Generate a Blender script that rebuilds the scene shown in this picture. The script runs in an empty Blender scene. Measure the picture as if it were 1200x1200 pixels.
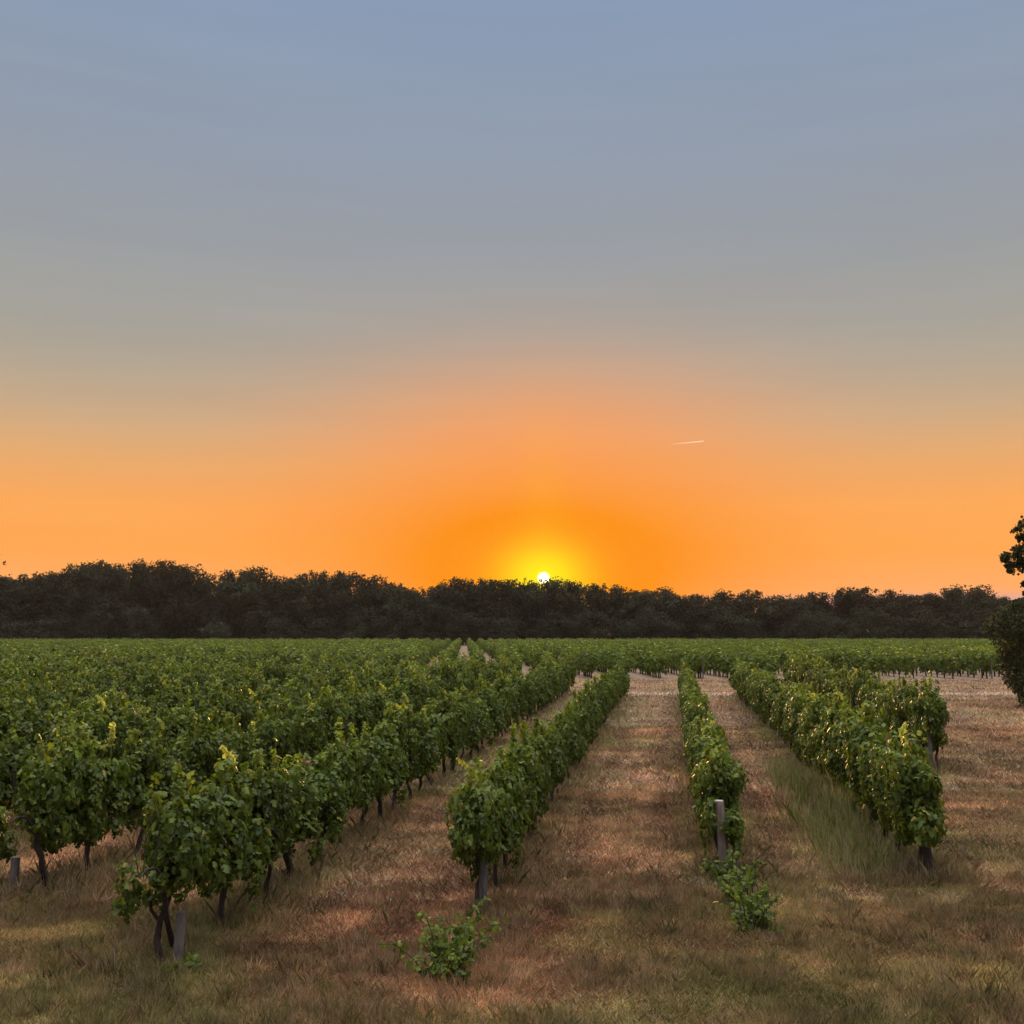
import bpy, math, random
import numpy as np
from mathutils import Vector, Matrix

R = math.radians
random.seed(7)
rng = np.random.default_rng(7)
S = bpy.context.scene
COL = S.collection

# ------------------------------------------------------------------ camera
CAM_H = 3.0
cam = bpy.data.cameras.new('camera')
cam.sensor_width = 36.0
cam.lens = 36.0
cam.clip_start = 0.1
cam.clip_end = 30000.0
cam_ob = bpy.data.objects.new('camera', cam)
cam_ob.location = (0, 0, CAM_H)
cam_ob.rotation_euler = (R(90 + 6.796), R(0.0), 0)
COL.objects.link(cam_ob)
S.camera = cam_ob

# ------------------------------------------------------------------ sun, sky, exposure
SUN_EL, SUN_AZ = 3.09, 1.765                 # degrees; azimuth to the right of +Y
sun = bpy.data.lights.new('sun', 'SUN')
sun.energy = 4.2
sun.angle = R(0.53)
sun.color = (1.0, 0.56, 0.24)
sun_ob = bpy.data.objects.new('sun', sun)
SDIR = Vector((math.sin(R(SUN_AZ)) * math.cos(R(SUN_EL)), math.cos(R(SUN_AZ)) * math.cos(R(SUN_EL)), math.sin(R(SUN_EL))))
LAMP_EL = 3.75                               # lamp set above the visible disc so its light clears the treetops
LDIR = Vector((math.sin(R(SUN_AZ)) * math.cos(R(LAMP_EL)), math.cos(R(SUN_AZ)) * math.cos(R(LAMP_EL)), math.sin(R(LAMP_EL))))
sun_ob.rotation_euler = LDIR.to_track_quat('Z', 'Y').to_euler()
COL.objects.link(sun_ob)

S.view_settings.view_transform = 'Standard'
S.view_settings.look = 'None'
S.view_settings.exposure = 0.0
S.view_settings.gamma = 1.0


def lin(r, g, b):
    f = lambda c: (c / 255 / 12.92) if c / 255 <= 0.04045 else ((c / 255 + 0.055) / 1.055) ** 2.4
    return (f(r), f(g), f(b), 1.0)


class NT:
    """small helper for writing node trees"""
    def __init__(self, nt):
        self.nt = nt
        nt.nodes.clear()

    def n(self, t, **kw):
        nd = self.nt.nodes.new(t)
        for k, v in kw.items():
            setattr(nd, k, v)
        return nd

    def put(self, sock, v):
        if v is None:
            return
        if hasattr(v, 'is_output') or isinstance(v, bpy.types.NodeSocket):
            self.nt.links.new(v, sock)
        else:
            sock.default_value = v

    def m(self, op, a, b=None, c=None, clamp=False):
        nd = self.n('ShaderNodeMath', operation=op)
        nd.use_clamp = clamp
        for i, v in enumerate((a, b, c)):
            self.put(nd.inputs[i], v)
        return nd.outputs[0]

    def vm(self, op, a, b=None, out=0):
        nd = self.n('ShaderNodeVectorMath', operation=op)
        self.put(nd.inputs[0], a)
        if b is not None:
            self.put(nd.inputs[1], b)
        return nd.outputs[out]

    def mix(self, f, a, b, mode='MIX'):
        nd = self.n('ShaderNodeMix', data_type='RGBA', blend_type=mode)
        self.put(nd.inputs[0], f)
        self.put(nd.inputs[6], a)
        self.put(nd.inputs[7], b)
        return nd.outputs[2]

    def ramp(self, f, stops, interp='LINEAR'):
        nd = self.n('ShaderNodeValToRGB')
        cr = nd.color_ramp
        cr.interpolation = interp
        while len(cr.elements) < len(stops):
            cr.elements.new(0.5)
        for e, (p, c) in zip(cr.elements, stops):
            e.position = p
            e.color = c
        self.put(nd.inputs[0], f)
        return nd.outputs[0]

    def step(self, x, a, b):
        nd = self.n('ShaderNodeMapRange', interpolation_type='SMOOTHSTEP')
        self.put(nd.inputs[0], x)
        nd.inputs[1].default_value = a
        nd.inputs[2].default_value = b
        return nd.outputs[0]

    def noise(self, vec, scale, detail=3.0, rough=0.55, out=0):
        nd = self.n('ShaderNodeTexNoise')
        self.put(nd.inputs['Vector'], vec)
        nd.inputs['Scale'].default_value = scale
        nd.inputs['Detail'].default_value = detail
        nd.inputs['Roughness'].default_value = rough
        return nd.outputs[out]


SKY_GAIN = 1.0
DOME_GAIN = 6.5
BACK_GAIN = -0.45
w = bpy.data.worlds.new('World')
S.world = w
w.use_nodes = True
t = NT(w.node_tree)
tc = t.n('ShaderNodeTexCoord')
d = t.vm('NORMALIZE', tc.outputs['Generated'])
sx = t.n('ShaderNodeSeparateXYZ')
t.put(sx.inputs[0], d)
el = t.m('MULTIPLY', t.m('ARCSINE', sx.outputs[2]), 57.2958)
elp = t.m('SQRT', t.m('DIVIDE', t.m('MAXIMUM', el, 0.0), 90.0))
P = lambda e: math.sqrt(max(e, 0) / 90.0)
front = t.ramp(elp, [
    (P(0), lin(205, 150, 128)), (P(1.75), lin(226, 168, 150)), (P(2.25), lin(255, 172, 104)), (P(4.4), lin(255, 166, 80)),
    (P(6.8), lin(252, 169, 88)), (P(9.2), lin(230, 170, 110)), (P(11.6), lin(201, 170, 135)), (P(13.9), lin(178, 165, 146)),
    (P(16.3), lin(165, 162, 154)), (P(20.8), lin(153, 157, 162)), (P(25.2), lin(146, 156, 171)), (P(29.4), lin(142, 156, 177)),
    (P(33.4), lin(136, 155, 182)), (P(42), lin(138, 156, 182)), (P(60), lin(178, 172, 172)), (P(90), lin(178, 172, 172))])
back = t.ramp(elp, [
    (P(0), lin(150, 138, 158)), (P(4), lin(178, 152, 165)), (P(10), lin(200, 172, 175)), (P(20), lin(176, 176, 192)),
    (P(40), lin(176, 172, 178)), (P(90), lin(178, 172, 172))])
daz = t.m('SUBTRACT', t.m('MULTIPLY', t.m('ARCTAN2', sx.outputs[0], sx.outputs[1]), 57.2958), SUN_AZ)
dele = t.m('SUBTRACT', el, SUN_EL)


def gauss(wa, we, off=0.0):
    a = t.m('POWER', t.m('ABSOLUTE', t.m('DIVIDE', daz, wa)), 2.0)
    e = t.m('POWER', t.m('ABSOLUTE', t.m('DIVIDE', t.m('SUBTRACT', dele, off), we)), 2.0)
    return t.m('EXPONENT', t.m('MULTIPLY', t.m('ADD', a, e), -1.0))


facing = t.step(sx.outputs[1], -0.55, 0.45)
skyc = t.mix(facing, back, front)
skyc = t.mix(t.m('MULTIPLY', gauss(13.0, 5.0, 6.8), 0.72), skyc, lin(254, 158, 92))
skyc = t.mix(t.m('MULTIPLY', gauss(11.0, 4.9, 0.8), 1.4, clamp=True), skyc, lin(250, 141, 0))
skyc = t.mix(t.m('MULTIPLY', gauss(1.4, 6.0, 2.0), 0.22), skyc, lin(255, 178, 30))
skyc = t.mix(t.m('MULTIPLY', gauss(2.3, 1.7, 0.1), 1.0), skyc, lin(255, 236, 0))
# faint high streaks of thin haze
mp = t.n('ShaderNodeMapping')
t.put(mp.inputs[0], d)
mp.inputs['Scale'].default_value = (2.0, 2.0, 26.0)
st = t.noise(mp.outputs[0], 1.4, 4.0)
skyc = t.mix(0.03, skyc, t.ramp(st, [(0.35, (0.25, 0.25, 0.25, 1)), (0.7, (0.9, 0.9, 0.9, 1))]), 'OVERLAY')
dot = t.vm('DOT_PRODUCT', d, tuple(SDIR), out=1)
ang = t.m('MULTIPLY', t.m('ARCCOSINE', t.m('MINIMUM', dot, 1.0)), 57.2958)
disc = t.m('SUBTRACT', 1.0, t.step(ang, 0.14, 0.40))
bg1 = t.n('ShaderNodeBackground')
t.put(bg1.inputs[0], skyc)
# brightness added to the unseen sky overhead to light the foreground; dimmed behind camera
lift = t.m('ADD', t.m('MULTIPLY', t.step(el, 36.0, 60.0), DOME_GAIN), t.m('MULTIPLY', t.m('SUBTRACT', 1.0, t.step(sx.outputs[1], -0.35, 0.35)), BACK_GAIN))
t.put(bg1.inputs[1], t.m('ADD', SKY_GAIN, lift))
bg2 = t.n('ShaderNodeBackground')
bg2.inputs[0].default_value = (1.0, 0.93, 0.72, 1)
t.put(bg2.inputs[1], t.m('MULTIPLY', disc, 4.0))
nish = t.n('ShaderNodeTexSky')
nish.sky_type = 'NISHITA'
nish.sun_disc = False
nish.sun_elevation = R(LAMP_EL)
nish.sun_rotation = R(SUN_AZ)
bg3 = t.n('ShaderNodeBackground')
t.put(bg3.inputs[0], nish.outputs[0])
bg3.inputs[1].default_value = 0.0012
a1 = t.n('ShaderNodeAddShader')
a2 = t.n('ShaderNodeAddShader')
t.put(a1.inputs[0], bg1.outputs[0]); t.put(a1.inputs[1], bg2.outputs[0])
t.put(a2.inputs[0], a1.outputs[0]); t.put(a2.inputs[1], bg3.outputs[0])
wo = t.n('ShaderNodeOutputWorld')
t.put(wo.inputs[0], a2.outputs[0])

S.cycles.max_bounces = 6
S.cycles.transparent_max_bounces = 8
S.cycles.volume_bounces = 0


# ------------------------------------------------------------------ helpers
def tag(o, label=None, cat=None, group=None, kind=None):
    if label: o['label'] = label
    if cat: o['category'] = cat
    if group: o['group'] = group
    if kind: o['kind'] = kind
    return o


def link(o, parent=None):
    COL.objects.link(o)
    if parent is not None:
        o.parent = parent
    return o


def empty(name, loc, rz=0.0):
    o = bpy.data.objects.new(name, None)
    o.location = loc
    o.rotation_euler = (0, 0, rz)
    o.empty_display_size = 0.2
    return link(o)


class MB:
    """collects polygons in numpy blocks and makes ONE mesh"""
    def __init__(self):
        self.v, self.l, self.c, self.col, self.mi = [], [], [], [], []
        self.nv = 0

    def add(self, verts, faces, col=None, mat=0):
        """faces: (n,k) index array into verts"""
        verts = np.asarray(verts, dtype=np.float32)
        faces = np.asarray(faces, dtype=np.int32)
        self.v.append(verts)
        self.l.append((faces + self.nv).ravel())
        self.c.append(np.full(len(faces), faces.shape[1], dtype=np.int32))
        self.mi.append(np.full(len(faces), mat, dtype=np.int32))
        if col is None:
            col = np.ones((len(verts), 3), dtype=np.float32)
        col = np.broadcast_to(np.asarray(col, dtype=np.float32), (len(verts), 3))
        self.col.append(col)
        self.nv += len(verts)

    def mesh(self, name, mats, smooth=False):
        me = bpy.data.meshes.new(name)
        v = np.concatenate(self.v); l = np.concatenate(self.l); c = np.concatenate(self.c)
        me.vertices.add(len(v)); me.vertices.foreach_set('co', v.ravel())
        me.loops.add(len(l)); me.loops.foreach_set('vertex_index', l)
        me.polygons.add(len(c))
        st = np.zeros(len(c), dtype=np.int32); st[1:] = np.cumsum(c)[:-1]
        me.polygons.foreach_set('loop_start', st)
        me.polygons.foreach_set('material_index', np.concatenate(self.mi))
        if smooth:
            me.polygons.foreach_set('use_smooth', np.ones(len(c), dtype=bool))
        ca = np.ones((len(v), 4), dtype=np.float32); ca[:, :3] = np.concatenate(self.col)
        at = me.attributes.new('tint', 'FLOAT_COLOR', 'POINT')
        at.data.foreach_set('color', ca.ravel())
        for m in (mats if isinstance(mats, (list, tuple)) else [mats]):
            me.materials.append(m)
        me.update(calc_edges=True)
        return me

    def build(self, name, mats, parent=None, smooth=False):
        return link(bpy.data.objects.new(name, self.mesh(name, mats, smooth)), parent)

    def tube(self, pts, rad, n=7, col=None, mat=0, cap=True, knob=0.0):
        pts = np.asarray(pts, float); k = len(pts)
        rad = np.broadcast_to(np.asarray(rad, float), (k,))
        T = np.gradient(pts, axis=0); T /= np.linalg.norm(T, axis=1)[:, None] + 1e-9
        ref = np.array([0.13, 0.99, 0.05]) if abs(T[0][1]) < 0.8 else np.array([0.99, 0.1, 0.05])
        U = np.cross(T, ref); U /= np.linalg.norm(U, axis=1)[:, None]
        V = np.cross(T, U)
        a = np.linspace(0, 2 * math.pi, n, endpoint=False)
        rr = rad[:, None] * (1 + knob * rng.uniform(-1, 1, (k, n)))
        ring = pts[:, None] + rr[..., None] * (np.cos(a)[None, :, None] * U[:, None] + np.sin(a)[None, :, None] * V[:, None])
        f = []
        for i in range(k - 1):
            for j in range(n):
                f.append((i * n + j, i * n + (j + 1) % n, (i + 1) * n + (j + 1) % n, (i + 1) * n + j))
        self.add(ring.reshape(-1, 3), f, col, mat)
        if cap:
            self.add(ring[-1], [tuple(range(n))], col, mat)
            self.add(ring[0], [tuple(range(n - 1, -1, -1))], col, mat)


def unit(a):
    return a / (np.linalg.norm(a, axis=-1, keepdims=True) + 1e-9)


# leaf outline: lobed, folded along its midrib
LEAF = np.array([(0, 0, 0), (.5, 0, .02), (1.02, 0, -.10),
                 (-.16, .26, -.10), (.22, .52, -.24), (.46, .24, -.08), (.72, .36, -.20),
                 (-.16, -.26, -.10), (.22, -.52, -.24), (.46, -.24, -.08), (.72, -.36, -.20)])
LEAF_F = np.array([(0, 1, 2, 6, 5, 4, 3), (0, 7, 8, 9, 10, 2, 1)])
QUAD = np.array([(0, 0, 0), (.45, .5, -.1), (1, 0, -.05), (.45, -.5, -.1)])
QUAD_F = np.array([(0, 3, 2, 1)])


def add_leaves(mb, Pn, N, T, size, tint, shape='leaf', mat=0):
    base, fc = (LEAF, LEAF_F) if shape == 'leaf' else (QUAD, QUAD_F)
    N = unit(N)
    T = unit(T - (T * N).sum(1, keepdims=True) * N)
    B = np.cross(N, T)
    s = np.broadcast_to(np.asarray(size, float), (len(Pn),))[:, None, None]
    b = base[None]
    V = Pn[:, None] + s * (b[..., 0:1] * T[:, None] + b[..., 1:2] * B[:, None] + b[..., 2:3] * N[:, None])
    n, k = len(Pn), len(base)
    F = (fc[None] + (np.arange(n) * k)[:, None, None]).reshape(-1, fc.shape[1])
    mb.add(V.reshape(-1, 3), F, np.repeat(tint, k, axis=0), mat)


# ------------------------------------------------------------------ materials
def new_mat(name):
    m = bpy.data.materials.new(name)
    m.use_nodes = True
    return m, NT(m.node_tree)


def attr(t, name='tint'):
    a = t.n('ShaderNodeAttribute')
    a.attribute_name = name
    return a.outputs['Color']


def leaf_mat(name, trans=0.32, rough=0.5, spec=0.3, trans_gain=(1.25, 1.2, 0.5), vary=0.12):
    m, t = new_mat(name)
    c = attr(t)
    oi = t.n('ShaderNodeObjectInfo')
    hs = t.n('ShaderNodeHueSaturation')
    t.put(hs.inputs['Color'], c)
    t.put(hs.inputs['Value'], t.m('ADD', 1 - vary, t.m('MULTIPLY', oi.outputs['Random'], 2 * vary)))
    p = t.n('ShaderNodeBsdfPrincipled')
    t.put(p.inputs['Base Color'], hs.outputs[0])
    p.inputs['Roughness'].default_value = rough
    p.inputs['Specular IOR Level'].default_value = spec
    tr = t.n('ShaderNodeBsdfTranslucent')
    t.put(tr.inputs[0], t.mix(1.0, hs.outputs[0], (*trans_gain, 1), 'MULTIPLY'))
    ms = t.n('ShaderNodeMixShader')
    ms.inputs[0].default_value = trans
    t.put(ms.inputs[1], p.outputs[0]); t.put(ms.inputs[2], tr.outputs[0])
    o = t.n('ShaderNodeOutputMaterial')
    t.put(o.inputs[0], ms.outputs[0])
    return m


def bark_mat(name, c1, c2, scale=18.0, rough=0.9):
    m, t = new_mat(name)
    tc = t.n('ShaderNodeTexCoord')
    mp = t.n('ShaderNodeMapping'); t.put(mp.inputs[0], tc.outputs['Object'])
    mp.inputs['Scale'].default_value = (1, 1, 0.18)
    n1 = t.noise(mp.outputs[0], scale, 5.0, 0.65)
    n2 = t.noise(tc.outputs['Object'], scale * 0.25, 2.0)
    c = t.mix(t.step(n1, 0.35, 0.65), c1, c2)
    c = t.mix(t.m('MULTIPLY', n2, 0.5), c, (*[x * 0.5 for x in c1[:3]], 1))
    p = t.n('ShaderNodeBsdfPrincipled')
    t.put(p.inputs['Base Color'], c)
    p.inputs['Roughness'].default_value = rough
    bp = t.n('ShaderNodeBump'); bp.inputs['Strength'].default_value = 0.8; bp.inputs['Distance'].default_value = 0.02
    t.put(bp.inputs['Height'], n1); t.put(p.inputs['Normal'], bp.outputs[0])
    o = t.n('ShaderNodeOutputMaterial'); t.put(o.inputs[0], p.outputs[0])
    return m


M_LEAF = leaf_mat('vine_leaf', 0.42, vary=.16)
M_SHOOT = leaf_mat('young_vine_leaf', 0.5)
M_TREE = leaf_mat('tree_leaf', 0.10, 0.8, 0.05, vary=0.28)
M_STRAW = leaf_mat('grass_blade', 0.25, 0.75, 0.15, (1.1, 1.0, 0.8), vary=0.0)
M_VTRUNK = bark_mat('vine_bark', (0.055, 0.038, 0.028, 1), (0.02, 0.014, 0.011, 1), 30)
M_TBARK = bark_mat('tree_bark', (0.06, 0.05, 0.04, 1), (0.025, 0.02, 0.017, 1), 3)
M_POST = bark_mat('weathered_wood', (0.30, 0.25, 0.20, 1), (0.13, 0.105, 0.085, 1), 26)
M_POSTG = bark_mat('grey_wood', (0.17, 0.155, 0.14, 1), (0.06, 0.055, 0.05, 1), 26)
M_CUT = bark_mat('sawn_wood', (0.62, 0.55, 0.47, 1), (0.48, 0.41, 0.34, 1), 40)

# ------------------------------------------------------------------ rows of the vineyard (metres; x right, y away)
SP = 2.5
ROWS = {          # row: x at y=12, slope, start y, end y, height scale
    0: (-5.42, 0.137, 12.3, 53.0, 1.03),
    1: (-2.79, 0.139, 9.8, 53.0, 1.00),
    2: (-0.27, 0.147, 11.4, 50.6, 0.87),
    3: (2.44, 0.155, 13.55, 49.5, 0.86),
    4: (4.83, 0.158, 12.95, 50.6, 0.97),
    5: (7.45, 0.160, 22.6, 51.0, 1.08),
}
for k in range(1, 14):
    ROWS[-k] = (-5.42 - 2.55 * k, 0.137, 12.6 + 0.3 * k, 54.0, 1.0)


def row_x(k, y):
    a, s = ROWS[k][:2]
    return a + s * (y - 12.0)


FAR_S, FAR_Y0, FAR_Y1, FAR_SP = -0.046, 69.5, 259.0, 2.45


def proj(x, y, z):
    th = R(6.796)
    zz = z - CAM_H
    dep = y * math.cos(th) + zz * math.sin(th)
    up = -y * math.sin(th) + zz * math.cos(th)
    if dep < 0.1:
        return (9, 9)
    return (x / dep, up / dep)          # half-width of the picture is 0.5


def near_row_dist(x, y):
    """sideways distance to the nearest near-block row (vectorised)"""
    best = np.full(x.shape, 9.0)
    for k, (a, s, y0, y1, _) in ROWS.items():
        dd = np.abs(x - (a + s * (y - 12)))
        dd = np.where((y > y0 - 0.8) & (y < y1 + 0.6), dd, 9.0)
        best = np.minimum(best, dd)
    return best


# ------------------------------------------------------------------ ground
def vnoise(x, y, f, seed):
    """smooth value noise, vectorised"""
    r = np.random.default_rng(seed).random((256, 256))
    X, Y = x * f + 97.3, y * f + 41.7
    i, j = np.floor(X).astype(int), np.floor(Y).astype(int)
    u, v = X - i, Y - j
    u, v = u * u * (3 - 2 * u), v * v * (3 - 2 * v)
    g = lambda a, b: r[a % 256, b % 256]
    return (g(i, j) * (1 - u) + g(i + 1, j) * u) * (1 - v) + (g(i, j + 1) * (1 - u) + g(i + 1, j + 1) * u) * v


def ground_z(x, y):
    x = np.asarray(x, float); y = np.asarray(y, float)
    z = 0.05 * (vnoise(x, y, 0.55, 1) - 0.5) + 0.04 * (vnoise(x, y, 2.1, 2) - 0.5)
    dr = near_row_dist(x, y)
    z = z + 0.05 * np.exp(-(dr / 0.45) ** 2)
    return z * np.clip((75 - y) / 15, 0, 1) * np.clip((y - 1.0) / 3, 0, 1)


def axis(a, b, fine0, fine1, step, grow=1.35):
    c = list(np.arange(fine0, fine1 + step / 2, step))
    s, p = step, fine1
    while p < b:
        s *= grow; p += s; c.append(min(p, b))
    s, p = step, fine0
    lo = []
    while p > a:
        s *= grow; p -= s; lo.append(max(p, a))
    return np.array(lo[::-1] + c)


gx = axis(-3000, 3000, -16, 16, 0.14)
gy = axis(-1500, 4000, 6, 34, 0.14)
XX, YY = np.meshgrid(gx, gy)
ZZ = ground_z(XX, YY)
nx, ny = len(gx), len(gy)
I = np.arange(nx * ny).reshape(ny, nx)
mb = MB()
mb.add(np.stack([XX, YY, ZZ], -1).reshape(-1, 3),
       np.stack([I[:-1, :-1], I[:-1, 1:], I[1:, 1:], I[1:, :-1]], -1).reshape(-1, 4))

m_ground, t = new_mat('mown_dry_ground')
geo = t.n('ShaderNodeNewGeometry')
pos = geo.outputs['Position']
sp = t.n('ShaderNodeSeparateXYZ'); t.put(sp.inputs[0], pos)
px, py = sp.outputs[0], sp.outputs[1]
# sideways coordinate across the near rows, 0 on a row
u = t.m('SUBTRACT', px, t.m('MULTIPLY', t.m('SUBTRACT', py, 12.0), 0.15))
wob = t.m('MULTIPLY', t.m('SUBTRACT', t.noise(pos, 0.8, 3.0), 0.5), 1.0)
ph = t.m('FRACT', t.m('DIVIDE', t.m('ADD', t.m('ADD', u, wob), 2.79 + 250 - 1.25), 2.53))
rowd = t.m('MULTIPLY', t.m('ABSOLUTE', t.m('SUBTRACT', ph, 0.5)), 2.53)      # 0 at a row, 1.26 mid lane
infield = t.m('MULTIPLY', t.step(py, 9.5, 13.0), t.m('SUBTRACT', 1.0, t.step(py, 49.0, 52.0)))
infield = t.m('MULTIPLY', infield, t.m('SUBTRACT', 1.0, t.step(u, 7.9, 9.0)))
mpn = t.n('ShaderNodeMapping'); t.put(mpn.inputs[0], pos)
mpn.inputs['Scale'].default_value = (0.45, 1.6, 1.0)
n_big = t.noise(pos, 0.30, 3.0)
n_mid = t.noise(mpn.outputs[0], 1.5, 4.0, 0.6)
n_fine = t.noise(mpn.outputs[0], 14.0, 5.0, 0.7)
n_vf = t.noise(pos, 60.0, 4.0, 0.7)
lane = t.mix(t.step(n_mid, 0.35, 0.68), (0.17, 0.105, 0.070, 1), (0.36, 0.25, 0.16, 1))
grassy = t.mix(t.step(n_mid, 0.3, 0.7), (0.17, 0.155, 0.075, 1), (0.36, 0.30, 0.18, 1))
c = t.mix(t.step(n_big, 0.42, 0.62), lane, grassy)
c = t.mix(t.m('MULTIPLY', infield, t.m('SUBTRACT', 1.0, t.step(rowd, 0.35, 0.75))), c, grassy)
c = t.mix(t.m('MULTIPLY', infield, t.m('MULTIPLY', t.step(rowd, 0.55, 0.95), 0.75)), c, lane)
straw = t.mix(t.step(n_mid, 0.3, 0.7), (0.30, 0.21, 0.14, 1), (0.46, 0.35, 0.24, 1))
c = t.mix(t.step(py, 48.0, 51.0), c, t.mix(0.45, straw, lane))
# pale bare patch where the ground is worn, in the corner by the track
worn = t.m('MULTIPLY', t.step(px, 2.6, 4.0), t.m('SUBTRACT', 1.0, t.step(py, 8.0, 8.8)))
c = t.mix(t.m('MULTIPLY', worn, t.step(n_mid, 0.40, 0.6)), c, (0.42, 0.37, 0.32, 1))
c = t.mix(t.step(n_fine, 0.38, 0.62), t.mix(0.45, c, (0.05, 0.035, 0.025, 1)), c)
c = t.mix(t.m('MULTIPLY', t.step(n_vf, 0.52, 0.72), 0.4), c, (0.42, 0.32, 0.22, 1))
p = t.n('ShaderNodeBsdfPrincipled')
t.put(p.inputs['Base Color'], c)
p.inputs['Roughness'].default_value = 0.95
p.inputs['Specular IOR Level'].default_value = 0.1
bp = t.n('ShaderNodeBump'); bp.inputs['Strength'].default_value = 0.7; bp.inputs['Distance'].default_value = 0.06
t.put(bp.inputs['Height'], t.m('ADD', n_fine, t.m('MULTIPLY', n_vf, 0.5)))
t.put(p.inputs['Normal'], bp.outputs[0])
o = t.n('ShaderNodeOutputMaterial'); t.put(o.inputs[0], p.outputs[0])
tag(mb.build('ground', m_ground, smooth=True), 'dry brown mown ground between and around the vine rows', 'ground', kind='structure')

# the straw-coloured headland path across the ends of the rows
mb = MB()
xs = np.arange(-80, 80.1, 0.35)
lo = 50.6 + 0.5 * (vnoise(xs, xs * 0, 0.7, 5) - 0.5) + 0.3 * (vnoise(xs, xs * 0, 3.0, 6) - 0.5)
hi = 54.4 + 1.2 * (vnoise(xs, xs * 0, 0.4, 7) - 0.5) + 0.5 * (vnoise(xs, xs * 0, 2.5, 8) - 0.5)
cols = [lo, lo * .66 + hi * .34, lo * .34 + hi * .66, hi]
V = np.concatenate([np.stack([xs, c_, ground_z(xs, c_) + e_], -1) for c_, e_ in zip(cols, (-.02, .02, .02, -.02))])
n = len(xs)
F = [(r_ * n + i, r_ * n + i + 1, (r_ + 1) * n + i + 1, (r_ + 1) * n + i) for r_ in range(3) for i in range(n - 1)]
mb.add(V, F)
m_path, t = new_mat('pale_straw')
geo = t.n('ShaderNodeNewGeometry')
mpn = t.n('ShaderNodeMapping'); t.put(mpn.inputs[0], geo.outputs['Position'])
mpn.inputs['Scale'].default_value = (0.4, 1.6, 1.0)
n1 = t.noise(mpn.outputs[0], 2.0, 5.0, 0.65)
p = t.n('ShaderNodeBsdfPrincipled')
t.put(p.inputs['Base Color'], t.mix(t.step(n1, 0.3, 0.7), (0.28, 0.20, 0.13, 1), (0.46, 0.36, 0.25, 1)))
p.inputs['Roughness'].default_value = 0.95
o = t.n('ShaderNodeOutputMaterial'); t.put(o.inputs[0], p.outputs[0])
tag(mb.build('path', m_path, smooth=True), 'pale straw headland path crossing beyond the ends of the rows', 'path', kind='structure')


# ------------------------------------------------------------------ grass (nobody could count it)
def blades(mb, x, y, length, width, tilt, col):
    n = len(x)
    az = rng.uniform(0, 2 * math.pi, n)
    z = ground_z(x, y)
    dirx, diry = np.cos(az), np.sin(az)
    h = np.cos(tilt) * length; r = np.sin(tilt) * length
    base = np.stack([x, y, z - 0.01], -1)
    side = np.stack([-diry, dirx, np.zeros(n)], -1) * (width / 2)[:, None]
    mid = base + np.stack([dirx * r * .4, diry * r * .4, h * .6 + 0.012], -1)
    tip = base + np.stack([dirx * r, diry * r, h + 0.012 + rng.uniform(0, .02, n)], -1)
    V = np.stack([base - side, base + side, mid + side * .8, tip, mid - side * .8], 1).reshape(-1, 3)
    k = np.arange(n) * 5
    F = np.stack([k, k + 1, k + 2, k + 3, k + 4], -1)
    mb.add(V, F, np.repeat(col, 5, axis=0))


PAL = np.array([(0.66, 0.52, 0.35), (0.50, 0.36, 0.235), (0.33, 0.205, 0.135), (0.20, 0.12, 0.082), (0.21, 0.215, 0.085), (0.42, 0.37, 0.19)])


def scatter(n, y0, y1, margin=0.54):
    y = np.sqrt(rng.uniform(y0 ** 2, y1 ** 2, n))
    x = rng.uniform(-margin, margin, n) * y
    return x, y


def wheel(x, y):
    """1 in the worn wheel strips of a lane or of the track"""
    dr = near_row_dist(x, y) + .30 * (vnoise(x, y, .5, 17) - .5)
    a = np.exp(-((dr - .80) / .20) ** 2)
    u_ = x - .16 * (y - 12) + .5 * (vnoise(x, y, .3, 18) - .5)
    for c_ in (9.6, 11.2):
        a = np.maximum(a, np.exp(-((u_ - c_) / .24) ** 2))
    return a * np.clip((y - 8.6) / 2.5, .25, 1) * (.45 + .75 * vnoise(x, y, .8, 19))


def blade_cols(x, y):
    n = len(x)
    wh = wheel(x, y)
    big = vnoise(x, y, 0.33, 11) * 0.6 + vnoise(x, y, 0.9, 12) * 0.4
    mid = vnoise(x * 0.5, y, 1.7, 13)
    dr = near_row_dist(x, y)
    g = np.clip((big - 0.5) * 3.0 + np.clip(0.9 - dr, 0, 1) * 1.1 - (y > 12) * 0.15 + (y < 11.5) * 0.35 - wh * .8, 0.02, 0.95)
    r = rng.random(n)
    idx = np.where(r < g * 0.42, 4, np.where(r < g * 0.85, 5, -1))
    br = rng.random(n)
    dk = np.clip(0.35 + (mid - 0.5) * 1.3 + wh * .30, 0.05, 0.95)
    brown = np.where(br < dk * 0.7, 3, np.where(br < dk * 0.7 + 0.30, 2, np.where(br < 0.90, 1, 0)))
    idx = np.where(idx < 0, brown, idx)
    patch = 0.30 + .55 * np.clip((vnoise(x * .8, y * 1.3, 1.1, 23) * .6 + vnoise(x, y, 3.2, 24) * .5 - .56) * 5, 0, 1) + 1.40 * (vnoise(x, y, 0.55, 14) * .55 + vnoise(x * .6, y * 1.4, 1.9, 15) * .45)
    red = np.array([[1.08, .97, .90]]); grn = np.array([[.98, 1.02, .84]])
    hue = np.clip((vnoise(x, y, .42, 16) - .5) * 3 + .5, 0, 1)[:, None]
    return PAL[idx] * (red * (1 - hue) + grn * hue) * (patch * (1 - .30 * wh))[:, None] * rng.uniform(0.85, 1.35, (n, 1)) * rng.uniform(0.94, 1.06, (n, 3))


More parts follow.
